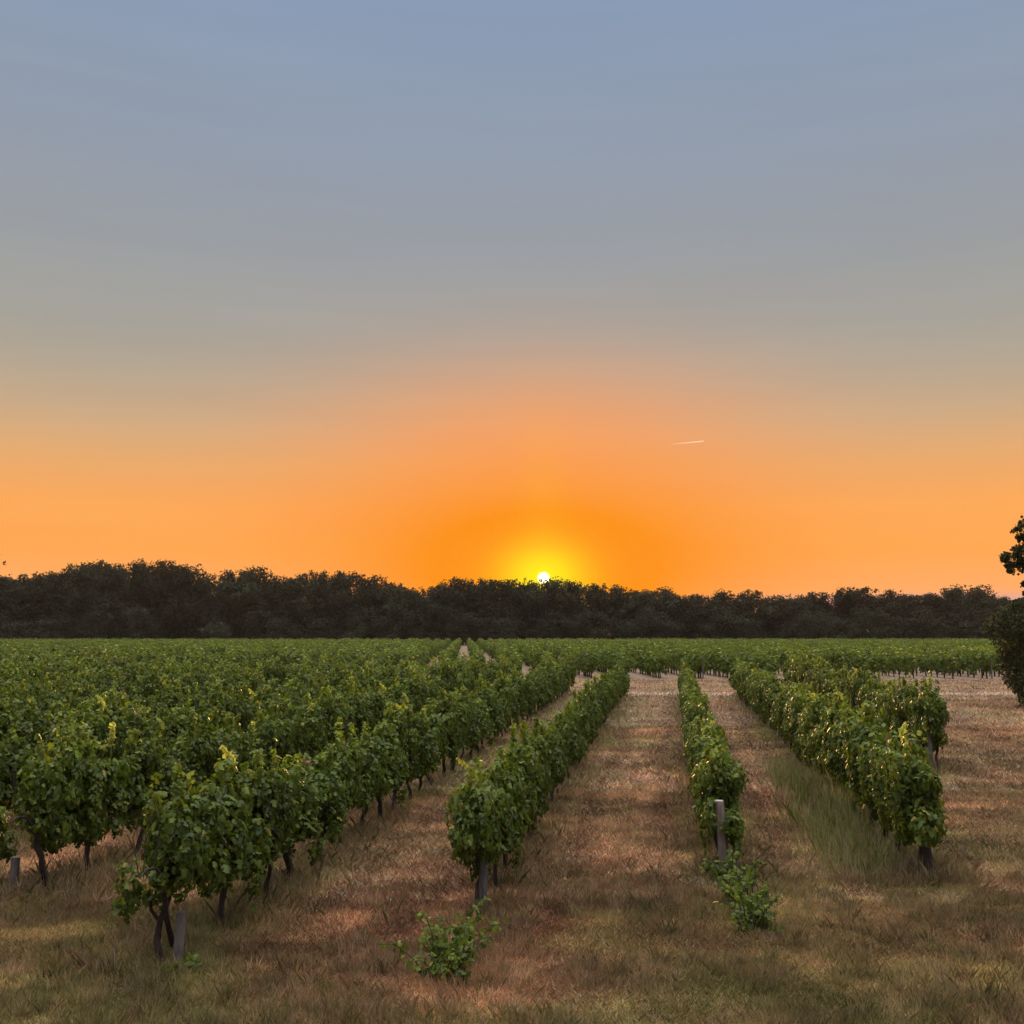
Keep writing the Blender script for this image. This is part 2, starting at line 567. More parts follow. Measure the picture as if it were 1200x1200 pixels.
mb = MB()
for n, y0, y1, L, W in ((360000, 7.3, 12, (.025, .085), (.002, .0042)), (270000, 12, 20, (.03, .11), (.003, .006)),
                        (170000, 20, 34, (.05, .16), (.005, .010)), (110000, 34, 68, (.08, .22), (.010, .02))):
    x, y = scatter(n, y0, y1)
    blades(mb, x, y, rng.uniform(*L, n), rng.uniform(*W, n), np.clip(rng.normal(1.15, .32, n), .1, 1.52), blade_cols(x, y))
# little tussocks standing in the mown mat
for n, y0, y1, per, sd, W in ((5200, 7.3, 13, 34, .045, (.0016, .0034)), (4600, 13, 24, 26, .06, (.003, .006)), (3000, 24, 48, 14, .09, (.006, .012))):
    x, y = scatter(n, y0, y1)
    keep = vnoise(x, y, .7, 51) * .6 + vnoise(x, y, 2.2, 52) * .5 + np.clip(.9 - near_row_dist(x, y), 0, 1) * .15 + (y < 12) * .06 - wheel(x, y) * .35 > .57
    x, y = x[keep], y[keep]
    sz_ = rng.uniform(.5, 1.3, len(x))
    cc = blade_cols(x, y) * .55 + PAL[rng.choice([0, 1, 5, 5, 4], len(x))] * .5
    X = np.repeat(x, per) + rng.normal(0, sd, len(x) * per) * np.repeat(sz_, per)
    Y = np.repeat(y, per) + rng.normal(0, sd, len(x) * per) * np.repeat(sz_, per)
    k_ = len(X)
    blades(mb, X, Y, rng.uniform(.04, .15, k_) * np.repeat(sz_, per), rng.uniform(*W, k_), np.abs(rng.normal(.35, .4, k_)), np.repeat(cc, per, axis=0) * rng.uniform(.75, 1.2, (k_, 1)))
tag(mb.build('grass', M_STRAW), 'mown dry grass and hay lying over the vineyard lanes', 'grass', kind='stuff')

# taller uncut dry grass along the feet of the rows
mb = MB()
for k in range(-4, 6):
    a, s, y0, y1, _ = ROWS[k]
    n = 8000 if k in (0, 1, 2, 3, 4) else 3500
    y = y0 - 0.5 + (y1 - y0 + 0.5) * rng.random(n) ** 1.9
    x = a + s * (y - 12) + rng.normal(0, 0.38, n)
    keep = vnoise(x, y, 0.8, 31) * .6 + vnoise(x, y, 2.3, 32) * .5 > 0.5
    x, y = x[keep], y[keep]; n = len(x)
    col = PAL[rng.choice([0, 0, 1, 1, 5, 5, 4], n)] * rng.uniform(.75, 1.1, (n, 1))
    blades(mb, x, y, rng.uniform(.10, .36, n) * rng.uniform(.5, 1, n), rng.uniform(.0015, .0032, n) * (0.7 + y / 22), np.abs(rng.normal(0, .6, n)), col)
tag(mb.build('tall_grass', M_STRAW), 'uncut dry grass standing along the feet of the vines', 'grass', kind='stuff')

# fresh green grass on the lane side of the fifth row
mb = MB()
n = 6500
y = 13.0 + 12.0 * rng.random(n) ** 1.1
x = row_x(4, y) - 0.52 + rng.normal(0, 0.27, n)
keep = vnoise(x, y, 0.9, 41) * .6 + vnoise(x, y, 3.0, 42) * .5 > 0.42
x, y = x[keep], y[keep]; n = len(x)
hgt = np.clip(1.15 - np.abs(y - 17.5) / 7.5, 0.25, 1)
col = np.array([(0.46, 0.48, 0.17), (0.36, 0.40, 0.14), (0.58, 0.52, 0.30)])[rng.integers(0, 3, n)] * rng.uniform(.7, 1.15, (n, 1))
blades(mb, x, y, rng.uniform(.15, .62, n) * hgt, rng.uniform(.003, .006, n), np.abs(rng.normal(0, .32, n)), col)
tag(mb.build('green_grass', M_STRAW), 'fresh green grass standing tall beside one row of vines', 'grass', kind='stuff')


# ------------------------------------------------------------------ vines
def leaf_tint(n, light, dark_bias=0.0):
    """vine leaf base colours: mid to dark green, a few yellowish"""
    g = np.array([(0.095, 0.145, 0.022), (0.135, 0.19, 0.028), (0.062, 0.102, 0.022), (0.18, 0.22, 0.035)])
    idx = rng.choice(4, n, p=[.42, .26, .22, .10])
    c = g[idx] * rng.uniform(.8, 1.2, (n, 1))
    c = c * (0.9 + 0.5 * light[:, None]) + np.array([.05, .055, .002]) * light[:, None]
    y = rng.random(n) < 0.018
    c[y] = np.array([.30, .27, .06])
    return c


def vine_foliage(mb, n_leaf, length=1.0, size=0.115, shape='leaf', seed=0, yoff=0.0, ztop=1.5):
    """a vine's canopy: shoots and clumps in a hedge-shaped wall, local y along the row"""
    r = np.random.default_rng(seed)
    cl = []
    cy = r.normal(0, .06)
    for i in range(12):
        cl.append((r.normal(0, .09), cy + r.uniform(-.46, .46) * length, r.uniform(.54, ztop - .30), r.uniform(.12, .20), r.uniform(.16, .30)))
    for i in range(7):       # the domed, ragged top of one vine
        yy = r.uniform(-.42, .42)
        cl.append((r.normal(0, .12), cy + yy * length, ztop - .14 - yy * yy * 1.1 - r.uniform(.0, .16), r.uniform(.09, .16), r.uniform(.12, .22)))
    for i in range(7):       # shoots hanging down the sides
        sgn = r.choice([-1, 1])
        cl.append((sgn * r.uniform(.14, .27), cy + r.uniform(-.5, .5) * length, r.uniform(.46, 1.15), r.uniform(.06, .11), r.uniform(.2, .34)))
    for i in range(5):       # whips above the top
        cl.append((r.normal(0, .1), cy + r.uniform(-.38, .38) * length, ztop + r.uniform(-.06, .14), .045, r.uniform(.10, .22)))
    cl = np.array(cl)
    wgt = cl[:, 3] * (cl[:, 3] + cl[:, 4]); wgt /= wgt.sum()
    ci = r.choice(len(cl), n_leaf, p=wgt)
    dv = unit(r.normal(0, 1, (n_leaf, 3)))
    rad = r.uniform(.72, 1.1, n_leaf)
    q = cl[ci]
    Pn = np.stack([q[:, 0] + dv[:, 0] * q[:, 3] * rad * 1.1, q[:, 1] + dv[:, 1] * q[:, 3] * rad * 1.15, q[:, 2] + dv[:, 2] * q[:, 4] * rad], -1)
    side = np.clip(Pn[:, 0:1] * 2.2, -.8, .8) * np.array([[1, 0, 0]])
    N = dv * np.array([1, 1, .8]) + side + np.array([0, 0, .25]) + r.normal(0, .55, (n_leaf, 3))
    T = np.array([0, 0, -1.0]) + r.normal(0, .45, (n_leaf, 3)) + dv * .5
    lightv = np.clip((Pn[:, 2] - ztop + .28) / .42, 0, 1) * r.random(n_leaf)  # leaf colour raised near the vine top, painting in its lit look
    sz = size * r.uniform(.45, 1.35, n_leaf)
    Pn = Pn - unit(T) * sz[:, None] * .4
    Pn[:, 1] += yoff
    add_leaves(mb, Pn, N, T, sz, leaf_tint(n_leaf, lightv), shape)


def vine_trunk(mb, seed, thick=1.0, yoff=0.0, n=7):
    r = np.random.default_rng(seed)
    lean = r.normal(0, .10, 2)
    pts, rad = [], []
    for i in range(8):
        f = i / 7
        pts.append((lean[0] * f + r.normal(0, .018), yoff + lean[1] * f * 1.6 + .05 * math.sin(f * 5 + seed) + r.normal(0, .014), -.06 + .80 * f))
        rad.append((.036 - .010 * f + (0.014 if i == 0 else 0) + (.008 if i == 7 else 0)) * thick)
    mb.tube(pts, rad, n, knob=.22)
    top = np.array(pts[-1])
    for sgn in (-1, 1):       # two canes bent along the wire
        mb.tube([top, top + (0, sgn * .12, .10), top + (0, sgn * .28, .12), top + (r.normal(0, .03), sgn * .46, .10)], [.020 * thick, .014, .011, .008], 5, knob=.1)
    for i in range(4):        # upright shoots inside the canopy
        b = top + (r.normal(0, .02), r.uniform(-.4, .4), .1)
        mb.tube([b, b + (r.normal(0, .05), r.normal(0, .04), .3), b + (r.normal(0, .1), r.normal(0, .07), .58)], [.006, .005, .003], 4)


NVAR = 14
FOL, TRK = [], []
for i in range(NVAR):
    mb = MB(); vine_foliage(mb, 2600, size=.069, seed=100 + i, ztop=1.38 + .24 * random.random()); FOL.append(mb.mesh('foliage', M_LEAF))
    mb = MB(); vine_trunk(mb, 200 + i, .8 + .5 * random.random()); TRK.append(mb.mesh('trunk', M_VTRUNK, True))
SHT = []
for i in range(5):
    r = np.random.default_rng(300 + i)
    mb = MB()
    h = r.uniform(.22, .40)
    pts = [(0, 0, -.25), (r.normal(0, .03), r.normal(0, .03), 0), (r.normal(0, .05), r.normal(0, .05), h * .6), (r.normal(0, .09), r.normal(0, .09), h)]
    mb.tube(pts, [.006, .005, .004, .002], 4, col=(.30, .32, .08))
    pa = np.array(pts)
    n = 22
    f = np.linspace(0.15, 1, n); f3 = np.clip(f * 2, 0, 1.999) + 1
    ii = f3.astype(int); Pn = pa[ii] * (1 - (f3 - ii))[:, None] + pa[np.minimum(ii + 1, 3)] * (f3 - ii)[:, None] if True else None
    N = r.normal(0, 1, (n, 3)) + (0, -.6, .3); T = r.normal(0, .6, (n, 3)) + (0, 0, -.7)
    col = np.array([(.42, .46, .11)]) * r.uniform(.7, 1.2, (n, 1)) * (1 + (f[:, None] - .5) * .4)
    add_leaves(mb, Pn, N, T, .085 * (1.25 - .7 * f) * r.uniform(.8, 1.2, n), col)
    SHT.append(mb.mesh('shoot', M_SHOOT))

ROWNAME = {
    0: 'row ending at the grey stub by tall dry tufts',
    1: 'row ending in bare trunks and a thick grey stub',
    2: 'row with the low sprawling vine before it',
    3: 'row behind the pale-topped sawn post',
    4: 'row edged with tall green grass',
    5: 'row with the slim grey end post',
    -1: 'first row beyond that ending at the grey stub',
    -2: 'second row beyond that ending at the grey stub',
    -3: 'third row beyond that ending at the grey stub',
}
ORD = ['end', 'second', 'third', 'fourth', 'fifth', 'sixth', 'seventh', 'eighth', 'ninth', 'tenth']
cands = []
for k, (a, s, y0, y1, hs) in ROWS.items():
    n = int((y1 - y0) / 1.0)
    for i in range(n + 1):
        y = y0 + i * 1.0 + (random.uniform(-.08, .08) if i else 0)
        x = row_x(k, y)
        q = proj(x, y, 0.9)
        cands.append([k, i, x, y, hs, abs(q[0]) < 0.53, math.hypot(x, y), n])
inframe = [c for c in cands if c[5]]
cost = lambda c: c[6] + (0 if c[0] >= 0 else 4.0)      # rows behind others show less of themselves
inframe.sort(key=cost)
indiv = [c for c in inframe if c[0] >= -6][:296]
chosen = {(c[0], c[1]) for c in indiv}
rest = [c for c in cands if (c[0], c[1]) not in chosen]
PALE = {(1, 1), (1, 9), (1, 10), (2, 0), (2, 22), (2, 33), (3, 20), (3, 3), (4, 1), (4, 8), (4, 6), (4, 12), (4, 25), (0, 1), (0, 9), (0, 6), (-1, 1), (-1, 5), (-2, 4), (3, 33), (5, 9), (1, 22), (1, 36), (0, 15), (-1, 12), (5, 16)}

for k, i, x, y, hs, _, _, n in indiv:
    rz = -math.atan(ROWS[k][1]) + (math.pi if random.random() < .5 else 0) + random.uniform(-.06, .06)
    v = empty('grape_vine', (x + random.uniform(-.03, .03), y, float(ground_z(x, y))), rz)
    sc = hs * random.choice([.84, .92, .97, 1.0, 1.03, 1.08, 1.14]) * random.uniform(.97, 1.03)
    if k in (4, 5):
        sc = max(sc, .97 * hs)
    if i < 3:
        sc = hs * (1.06, 1.03, 1.0)[i]
    wd = random.uniform(.9, 1.12) * (.80 if k == 2 else .92 if k == 3 else 1.0)
    v.scale = (wd, 1.0, sc)
    rn = ROWNAME.get(k, 'fourth row beyond that ending at the grey stub' if k == -4 else 'deep rows behind the vines ending at the grey stub')
    if i < len(ORD):
        lab = f'{ORD[i]} grapevine along the {rn}'
    else:
        lab = f'far grapevine within the {rn}'
    if k < -4:
        lab = 'grapevine in the ' + rn
    tag(v, lab, 'grapevine', ('near vines of the ' if i < len(ORD) else 'far vines of the ') + rn if k >= -4 else 'vines of the ' + rn)
    link(bpy.data.objects.new('trunk', TRK[random.randrange(NVAR)]), v)
    f_ = link(bpy.data.objects.new('foliage', FOL[random.randrange(NVAR)]), v)
    if i == 0 and k in (1, 2, 4):
        f_.scale = (1.05, .95, 1.0)
    if (k, i) in PALE:
        sh = link(bpy.data.objects.new('shoot', SHT[random.randrange(5)]), v)
        sh.location = (random.uniform(-.1, .1), random.uniform(-.25, .25), 1.42)
        sh['label'] = 'pale yellow-green young shoot'

v = empty('grape_vine', (-6.32, 12.55, float(ground_z(-6.32, 12.55))), .2)
v.scale = (.95, .8, .72)
tag(v, 'short grapevine at the frame edge, beyond the grey stub by tall dry tufts', 'grapevine')
link(bpy.data.objects.new('trunk', TRK[3]), v)
link(bpy.data.objects.new('foliage', FOL[5]), v)

# ---- all the other vines as one mass: rows on the far side of the block and the whole second block beyond the path
mb = MB()
tmpl = []
blocks = []


def push(start, tid):
    blocks.append((start, mb.nv, tid))


for q in range(3):                                     # 0-2: five metres of distant row
    st = mb.nv
    for j in range(5):
        vine_foliage(mb, 300, seed=500 + q * 10 + j, size=.15, shape='quad', yoff=j - 2.0, ztop=1.34 + .36 * random.random())
        r_ = random.uniform(-.2, .2)
        mb.tube([(0, j - 2 + r_, -.05), (random.uniform(-.05, .05), j - 2 + r_ + random.uniform(-.1, .1), .75)], [.04, .03], 5, mat=1)
    if q == 0:
        mb.tube([(0, -2.45, -.05), (.02, -2.45, 1.25)], [.03, .03], 5, mat=2)
    push(st, q)
for q in range(3):                                     # 3-5: one vine of the middle distance
    st = mb.nv
    vine_foliage(mb, 800, seed=560 + q, size=.105, shape='leaf', ztop=1.45 + .12 * random.random())
    mb.tube([(0, 0, -.05), (.03, .04, .4), (0, 0, .75)], [.04, .03, .03], 5, mat=1)
    push(st, 3 + q)
pts, idx, rot, scl = [], [], [], []
for c_ in rest:
    k, i, x, y, hs = c_[:5]
    if abs(proj(x, y, .9)[0]) > .75:
        continue
    pts.append((x, y, float(ground_z(x, y)))); idx.append(3 + random.randrange(3))
    rot.append((0, 0, -math.atan(ROWS[k][1]) + random.choice([0, math.pi]))); scl.append((random.uniform(.95, 1.15), 1, hs * random.uniform(.80, 1.16)))
xr = -190.0
while xr < 190:
    y = FAR_Y0 + random.uniform(-.4, .4)
    while y < FAR_Y1:
        yc = y + 2.5
        x = xr + FAR_S * (yc - 107.0) + random.uniform(-.18, .18)
        if abs(proj(x, yc, .9)[0]) < .66 and random.random() > .012:
            pts.append((x, yc, 0)); idx.append(random.randrange(3))
            rot.append((0, 0, -math.atan(FAR_S) + random.choice([0, math.pi]))); scl.append((random.uniform(1.0, 1.7), 1.0, random.uniform(.88, 1.14)))
        y += 5.0
    xr += FAR_SP
me = mb.mesh('vineyard_vines', [M_LEAF, M_VTRUNK, M_POSTG])
nv0 = len(me.vertices)
me.vertices.add(len(pts))
allco = np.zeros((nv0 + len(pts), 3), dtype=np.float32)
me.vertices.foreach_get('co', allco.ravel()) if False else None
buf = np.zeros((nv0 + len(pts)) * 3, dtype=np.float32)
me.vertices.foreach_get('co', buf)
buf[nv0 * 3:] = np.array(pts, dtype=np.float32).ravel()
me.vertices.foreach_set('co', buf)
tid = np.full(nv0 + len(pts), -1, dtype=np.int32)
for a, b, q in blocks:
    tid[a:b] = q
pid = np.full(nv0 + len(pts), -1, dtype=np.int32); pid[nv0:] = idx
rv = np.zeros((nv0 + len(pts), 3), dtype=np.float32); rv[nv0:] = rot
sv = np.ones((nv0 + len(pts), 3), dtype=np.float32); sv[nv0:] = scl
for nm, ty, arr, key in (('tid', 'INT', tid, 'value'), ('pid', 'INT', pid, 'value'), ('rot', 'FLOAT_VECTOR', rv, 'vector'), ('scl', 'FLOAT_VECTOR', sv, 'vector')):
    a_ = me.attributes.new(nm, ty, 'POINT')
    a_.data.foreach_set(key, arr.ravel())
me.update()
vy = link(bpy.data.objects.new('vineyard_vines', me))
tag(vy, 'distant rows of green vines filling the field up to the wood', 'vines', kind='stuff')
ng = bpy.data.node_groups.new('plant_rows', 'GeometryNodeTree')
ng.interface.new_socket('Geometry', in_out='INPUT', socket_type='NodeSocketGeometry')
ng.interface.new_socket('Geometry', in_out='OUTPUT', socket_type='NodeSocketGeometry')
g = NT(ng)
gi = g.n('NodeGroupInput'); go = g.n('NodeGroupOutput'); jn = g.n('GeometryNodeJoinGeometry')


def named(nm, ty):
    nd = g.n('GeometryNodeInputNamedAttribute', data_type=ty)
    nd.inputs['Name'].default_value = nm
    return nd.outputs[0]


def equal(sock, val):
    nd = g.n('FunctionNodeCompare', data_type='INT', operation='EQUAL')
    ins = [s for s in nd.inputs if s.type == 'INT']
    g.put(ins[0], sock); ins[1].default_value = val
    return nd.outputs[0]


sepp = g.n('GeometryNodeSeparateGeometry', domain='POINT')
g.put(sepp.inputs[0], gi.outputs[0]); g.put(sepp.inputs[1], equal(named('tid', 'INT'), -1))
mtp = g.n('GeometryNodeMeshToPoints'); g.put(mtp.inputs[0], sepp.outputs[0])
for q in range(6):
    se = g.n('GeometryNodeSeparateGeometry', domain='POINT')
    g.put(se.inputs[0], gi.outputs[0]); g.put(se.inputs[1], equal(named('tid', 'INT'), q))
    iop = g.n('GeometryNodeInstanceOnPoints')
    g.put(iop.inputs['Points'], mtp.outputs[0])
    g.put(iop.inputs['Selection'], equal(named('pid', 'INT'), q))
    g.put(iop.inputs['Instance'], se.outputs[0])
    e2r = g.n('FunctionNodeEulerToRotation'); g.put(e2r.inputs[0], named('rot', 'FLOAT_VECTOR'))
    g.put(iop.inputs['Rotation'], e2r.outputs[0])
    g.put(iop.inputs['Scale'], named('scl', 'FLOAT_VECTOR'))
    g.put(jn.inputs[0], iop.outputs[0])
g.put(go.inputs[0], jn.outputs[0])
md = vy.modifiers.new('rows', 'NODES'); md.node_group = ng


# ------------------------------------------------------------------ posts and low growth
def post(loc, h, r, label, mats, lean=(0, 0), n=12, cut=True, group=None):
    v = empty('vine_post', loc)
    mb = MB()
    pts = [(lean[0] * f, lean[1] * f, -.15 + (h + .15) * f) for f in (0, .25, .5, .75, .97)]
    pts.append((lean[0], lean[1], h))
    mb.tube(pts, [r * 1.06, r * 1.03, r, r * .98, r * .96, r * .90], n, knob=.05)
    mb.build('shaft', mats, v, smooth=True)
    if cut:
        mb = MB()
        a = np.linspace(0, 2 * math.pi, n, endpoint=False)
        ring = np.stack([lean[0] + np.cos(a) * r * .9, lean[1] + np.sin(a) * r * .9, np.full(n, h + .003)], -1)
        low = ring.copy(); low[:, 2] -= .012; low[:, :2] = (low[:, :2] - lean) * 1.03 + lean
        mb.add(np.concatenate([low, ring]), [(j, (j + 1) % n, n + (j + 1) % n, n + j) for j in range(n)])
        mb.add(ring, [tuple(range(n))])
        e = mb.build('sawn_top', M_CUT, v)
        e['label'] = 'pale freshly sawn end'
    return tag(v, label, 'post', group)


post((2.66, 13.15, 0), .93, .060, 'round sawn wooden post with pale top, in front of a vine row', M_POST, (-.07, 0.0))
post((-3.0, 9.55, 0), .52, .045, 'thick grey post stub among bare vine trunks at a row end', M_POSTG, (.03, .02), cut=False)
post((-5.78, 12.3, 0), .42, .05, 'grey post stub beside tall dry tufts at a row end', M_POSTG, (0, .02), cut=False)
post((-.33, 11.45, 0), .60, .05, 'grey split post under the leafy end vine, beyond the sprawling vine', M_POSTG, (.03, 0), cut=False)
post((9.0, 22.45, 0), 1.2, .045, 'slim grey post at the end of a vine row beside the dry track', M_POSTG, (-.02, 0), cut=False)
v = empty('vine_stump', (-3.17, 9.62, 0))
mb = MB()
mb.tube([(.03, 0, -.1), (.02, -.02, .08), (-.03, .0, .25), (-.02, .04, .42), (.05, .06, .62)], [.05, .036, .03, .028, .022], 8, knob=.2)
mb.tube([(-.02, .04, .40), (-.10, .02, .52), (-.12, .03, .66)], [.022, .016, .010], 6, knob=.15)
mb.build('stem', M_VTRUNK, v, True)
tag(v, 'thin dark bare old trunk leaning beside the thick grey post stub', 'stump')
# thick old stump with an anchor block at the end of the fifth row
v = empty('vine_stump', (5.02, 12.72, 0))
mb = MB()
mb.tube([(0, 0, -.1), (.02, -.02, .05), (-.01, .0, .2), (-.02, .03, .48)], [.10, .075, .065, .05], 9, knob=.15)
mb.build('stem', M_VTRUNK, v, True)
mb = MB()
mb.tube([(-.04, .02, .16), (.05, -.05, .12), (.13, -.12, .04), (.15, -.15, -.03)], [.055, .085, .085, .06], 9, knob=.18)
mb.build('root_knob', M_VTRUNK, v, True)
tag(v, 'thick dark old vine stump with swollen root beside the dry track', 'stump')


def sprawl(name, path, n_leaf, label, hmax, spread, size=.10, seed=1, bright=0.35):
    """a vine creeping over the ground along a path"""
    r = np.random.default_rng(seed)
    base = empty(name, (path[0][0], path[0][1], 0))
    pa = np.array([(p_[0] - path[0][0], p_[1] - path[0][1], 0.05) for p_ in path])
    sb, lb = MB(), MB()
    ns = max(5, n_leaf // 22)
    for i in range(ns):
        f = r.random() * (len(pa) - 1.001); i0 = int(f)
        c_ = pa[i0] + (pa[i0 + 1] - pa[i0]) * (f - i0) + (*r.normal(0, spread, 2), -.05)
        L = hmax * r.uniform(.45, 1.25) * (.55 + .8 * float(vnoise(np.array([c_[0] + path[0][0]]), np.array([c_[1] + path[0][1]]), 3.0, seed + 60)[0]))
        dx, dy = np.clip(r.normal(0, .45, 2), -.8, .8)
        q = np.array([c_, c_ + (dx * L * .25, dy * L * .25, L * .5), c_ + (dx * L * .7, dy * L * .7, L * .85), c_ + (dx * L * 1.1, dy * L * 1.1, L * .9)])
        sb.tube(q, [.006, .005, .004, .002], 4)
        n = int(r.integers(12, 24))
        g = np.sort(r.random(n)) * 2.999; j = g.astype(int)
        Pn = q[j] + (q[j + 1] - q[j]) * (g - j)[:, None] + r.normal(0, .025, (n, 3))
        Pn[:, 2] = np.maximum(Pn[:, 2], .02)
        N = r.normal(0, .7, (n, 3)) + np.array([0, -.3, .5]); T = r.normal(0, .8, (n, 3)) + np.array([0, -.2, -.35])
        add_leaves(lb, Pn, N, T, size * r.uniform(.5, 1.2, n) * (1.15 - g / 6), leaf_tint(n, np.clip(g / 3, 0, 1) * r.random(n) * bright * 2))
    for i in range(4):
        q = pa.copy(); q[:, :2] += r.normal(0, spread * .5, (len(pa), 2)); q[:, 2] = r.uniform(.01, .05, len(pa))
        sb.tube(q, np.linspace(.010, .004, len(q)), 5)
    sb.build('stem', M_VTRUNK, base, True)
    lb.build('foliage', M_LEAF, base)
    return tag(base, label, 'vine')


sprawl('creeping_vine', [(-.46, 10.2), (-.52, 9.8), (-.58, 9.4), (-.64, 9.0)], 900, 'low bright green vine sprawling on the grass before a row end', .42, .11, .07, seed=4, bright=.55)
sprawl('creeping_vine', [(2.62, 13.2), (2.55, 12.1), (2.46, 11.3), (2.42, 10.6)], 1300, 'dark green vine creeping over the ground from the sawn post', .36, .10, .07, seed=9, bright=.2)
sprawl('creeping_vine', [(-2.96, 9.62), (-3.0, 9.45), (-3.05, 9.3)], 110, 'small tuft of leaves around the foot of the thick grey stub', .24, .10, .07, seed=12, bright=.2)


# ------------------------------------------------------------------ trees
def make_tree(seed, h=15.0, rad=4.6, n_leaf=6500, leaf=.42, bush=False, base_z=None):
    """trunk with limbs (one mesh) and a crown of leaf clumps (one mesh)"""
    r = np.random.default_rng(seed)
    tb, cb = MB(), MB()
    th = h * (.16 if not bush else .06)
    tops = []
    p0 = np.array([(0, 0, -.3), (r.normal(0, .1), r.normal(0, .1), th * .5), (r.normal(0, .2), r.normal(0, .2), th), (r.normal(0, .4), r.normal(0, .4), h * .62), (r.normal(0, .5), r.normal(0, .5), h * .88)])
    tb.tube(p0, np.array([.035, .027, .023, .013, .004]) * h * .62, 8, knob=.1)
    cl = []
    nb = 13 if not bush else 16
    for i in range(nb):
        f = r.uniform(.16 if not bush else .05, .98)
        z0 = th + (h * .85 - th) * f
        a = i * 2.4 + r.uniform(-.5, .5)
        reach = rad * (math.sin(math.pi * (.22 + .70 * f)) ** .75) * r.uniform(.55, 1.0)
        b = np.array([np.interp(z0, p0[:, 2], p0[:, 0]), np.interp(z0, p0[:, 2], p0[:, 1]), z0 - h * .05])
        e = b + np.array([math.cos(a) * reach, math.sin(a) * reach, h * r.uniform(.06, .16)])
        m_ = (b + e) / 2 + np.array([0, 0, h * .015])
        tb.tube([b, m_, e], [.0075 * h, .005 * h, .002 * h], 5)
        for q in range(4):
            c_ = b + (e - b) * r.uniform(.45, 1.05) + r.normal(0, rad * .14, 3)
            cl.append((*c_, rad * r.uniform(.17, .34)))
    for q in range(9):      # ragged top
        cl.append((r.normal(0, rad * .33), r.normal(0, rad * .33), h * r.uniform(.86, .97), rad * r.uniform(.10, .22)))
    for q in range(12):
        cl.append((r.normal(0, rad * .36), r.normal(0, rad * .36), h * r.uniform(.08, .8), rad * r.uniform(.3, .44)))
    for q in range(14):     # fine twigs standing out of the top
        cl.append((r.normal(0, rad * .42), r.normal(0, rad * .42), h * r.uniform(.84, 1.0), rad * r.uniform(.04, .10)))
    cl = np.array(cl)
    wgt = cl[:, 3] ** 1.8; wgt /= wgt.sum()
    ci = r.choice(len(cl), n_leaf, p=wgt)
    dv = unit(r.normal(0, 1, (n_leaf, 3)))
    q = cl[ci]
    Pn = q[:, :3] + dv * (q[:, 3] * r.uniform(.55, 1.12, n_leaf))[:, None] * np.array([1.1, 1.1, .85])
    N = dv + r.normal(0, .5, (n_leaf, 3)) + np.array([0, 0, .3])
    T = r.normal(0, 1, (n_leaf, 3)) + np.array([0, 0, -.4])
    ct = r.uniform(.8, 1.2, len(cl))
    g_ = np.array([(.034, .040, .024), (.040, .047, .026), (.030, .036, .024)])[r.integers(0, 3, n_leaf)] * ct[ci][:, None] * r.uniform(.9, 1.1, (n_leaf, 1))
    add_leaves(cb, Pn, N, T, leaf * r.uniform(.55, 1.25, n_leaf), g_, 'quad')
    return tb, cb


NT_V = 9
TT, TC = [], []
for i in range(NT_V):
    tb, cb = make_tree(900 + i, 15, 4.5 + .6 * random.random())
    TT.append(tb.mesh('trunk', M_TBARK, True)); TC.append(cb.mesh('crown', M_TREE))
BT, BC = [], []
for i in range(5):
    tb, cb = make_tree(950 + i, 8, 4.0, 3600, .36, bush=True)
    BT.append(tb.mesh('trunk', M_TBARK, True)); BC.append(cb.mesh('crown', M_TREE))

# skyline of the wood: picture x (of 1200) -> elevation read from the photograph, used as tree heights at the wood's distance
PROF = [(-60, 662), (0, 672), (40, 672), (70, 675), (84, 656), (105, 655), (130, 657), (160, 659), (200, 658), (226, 661), (244, 672), (265, 671), (292, 666), (312, 669), (332, 678), (352, 671), (375, 666),
        (400, 668), (420, 672), (442, 674), (470, 679), (490, 685), (515, 684), (538, 674), (556, 674), (578, 679), (600, 678), (622, 681), (637, 682.5), (650, 681), (668, 681), (690, 682), (720, 685), (760, 687),
        (785, 691), (800, 692), (830, 691), (850, 694), (880, 693), (905, 695), (930, 693), (955, 695), (972, 699), (988, 691), (1010, 690), (1040, 694), (1070, 698), (1092, 694), (1112, 689), (1140, 687),
        (1165, 690), (1190, 696), (1260, 690)]
pxs, pys = zip(*PROF)


def wood_label(u):
    if u < 70: return 'dark tree of the far wood at its lower stretch beside the tall ragged group'
    if u < 240: return 'one of the tall ragged-topped trees standing highest in the far wood'
    if u < 350: return 'dark tree of the far wood just beyond the tall ragged group'
    if u < 475: return 'dark tree in the rounded hump of wood between tallest group and sun'
    if u < 590: return 'dark tree of the far wood close beside the setting sun, on its taller side'
    if u < 690: return 'dark tree of the far wood below the setting sun'
    if u < 800: return 'dark tree of the far wood close beside the setting sun, on its lower side'
    if u < 975: return 'one of the low even-topped trees in the wood behind the short vine rows'
    return 'dark tree of the far wood near the bushy tree at the dry track'


def place_tree(name, T_, C_, i, x, y, h, h0, wscale, label, group, cat='tree'):
    o = empty(name, (x, y, 0), random.uniform(0, 6.28))
    o.scale = (wscale, wscale, h / h0)
    tag(o, label, cat, group)
    link(bpy.data.objects.new('trunk', T_[i]), o)
    link(bpy.data.objects.new('crown', C_[i]), o)
    return o


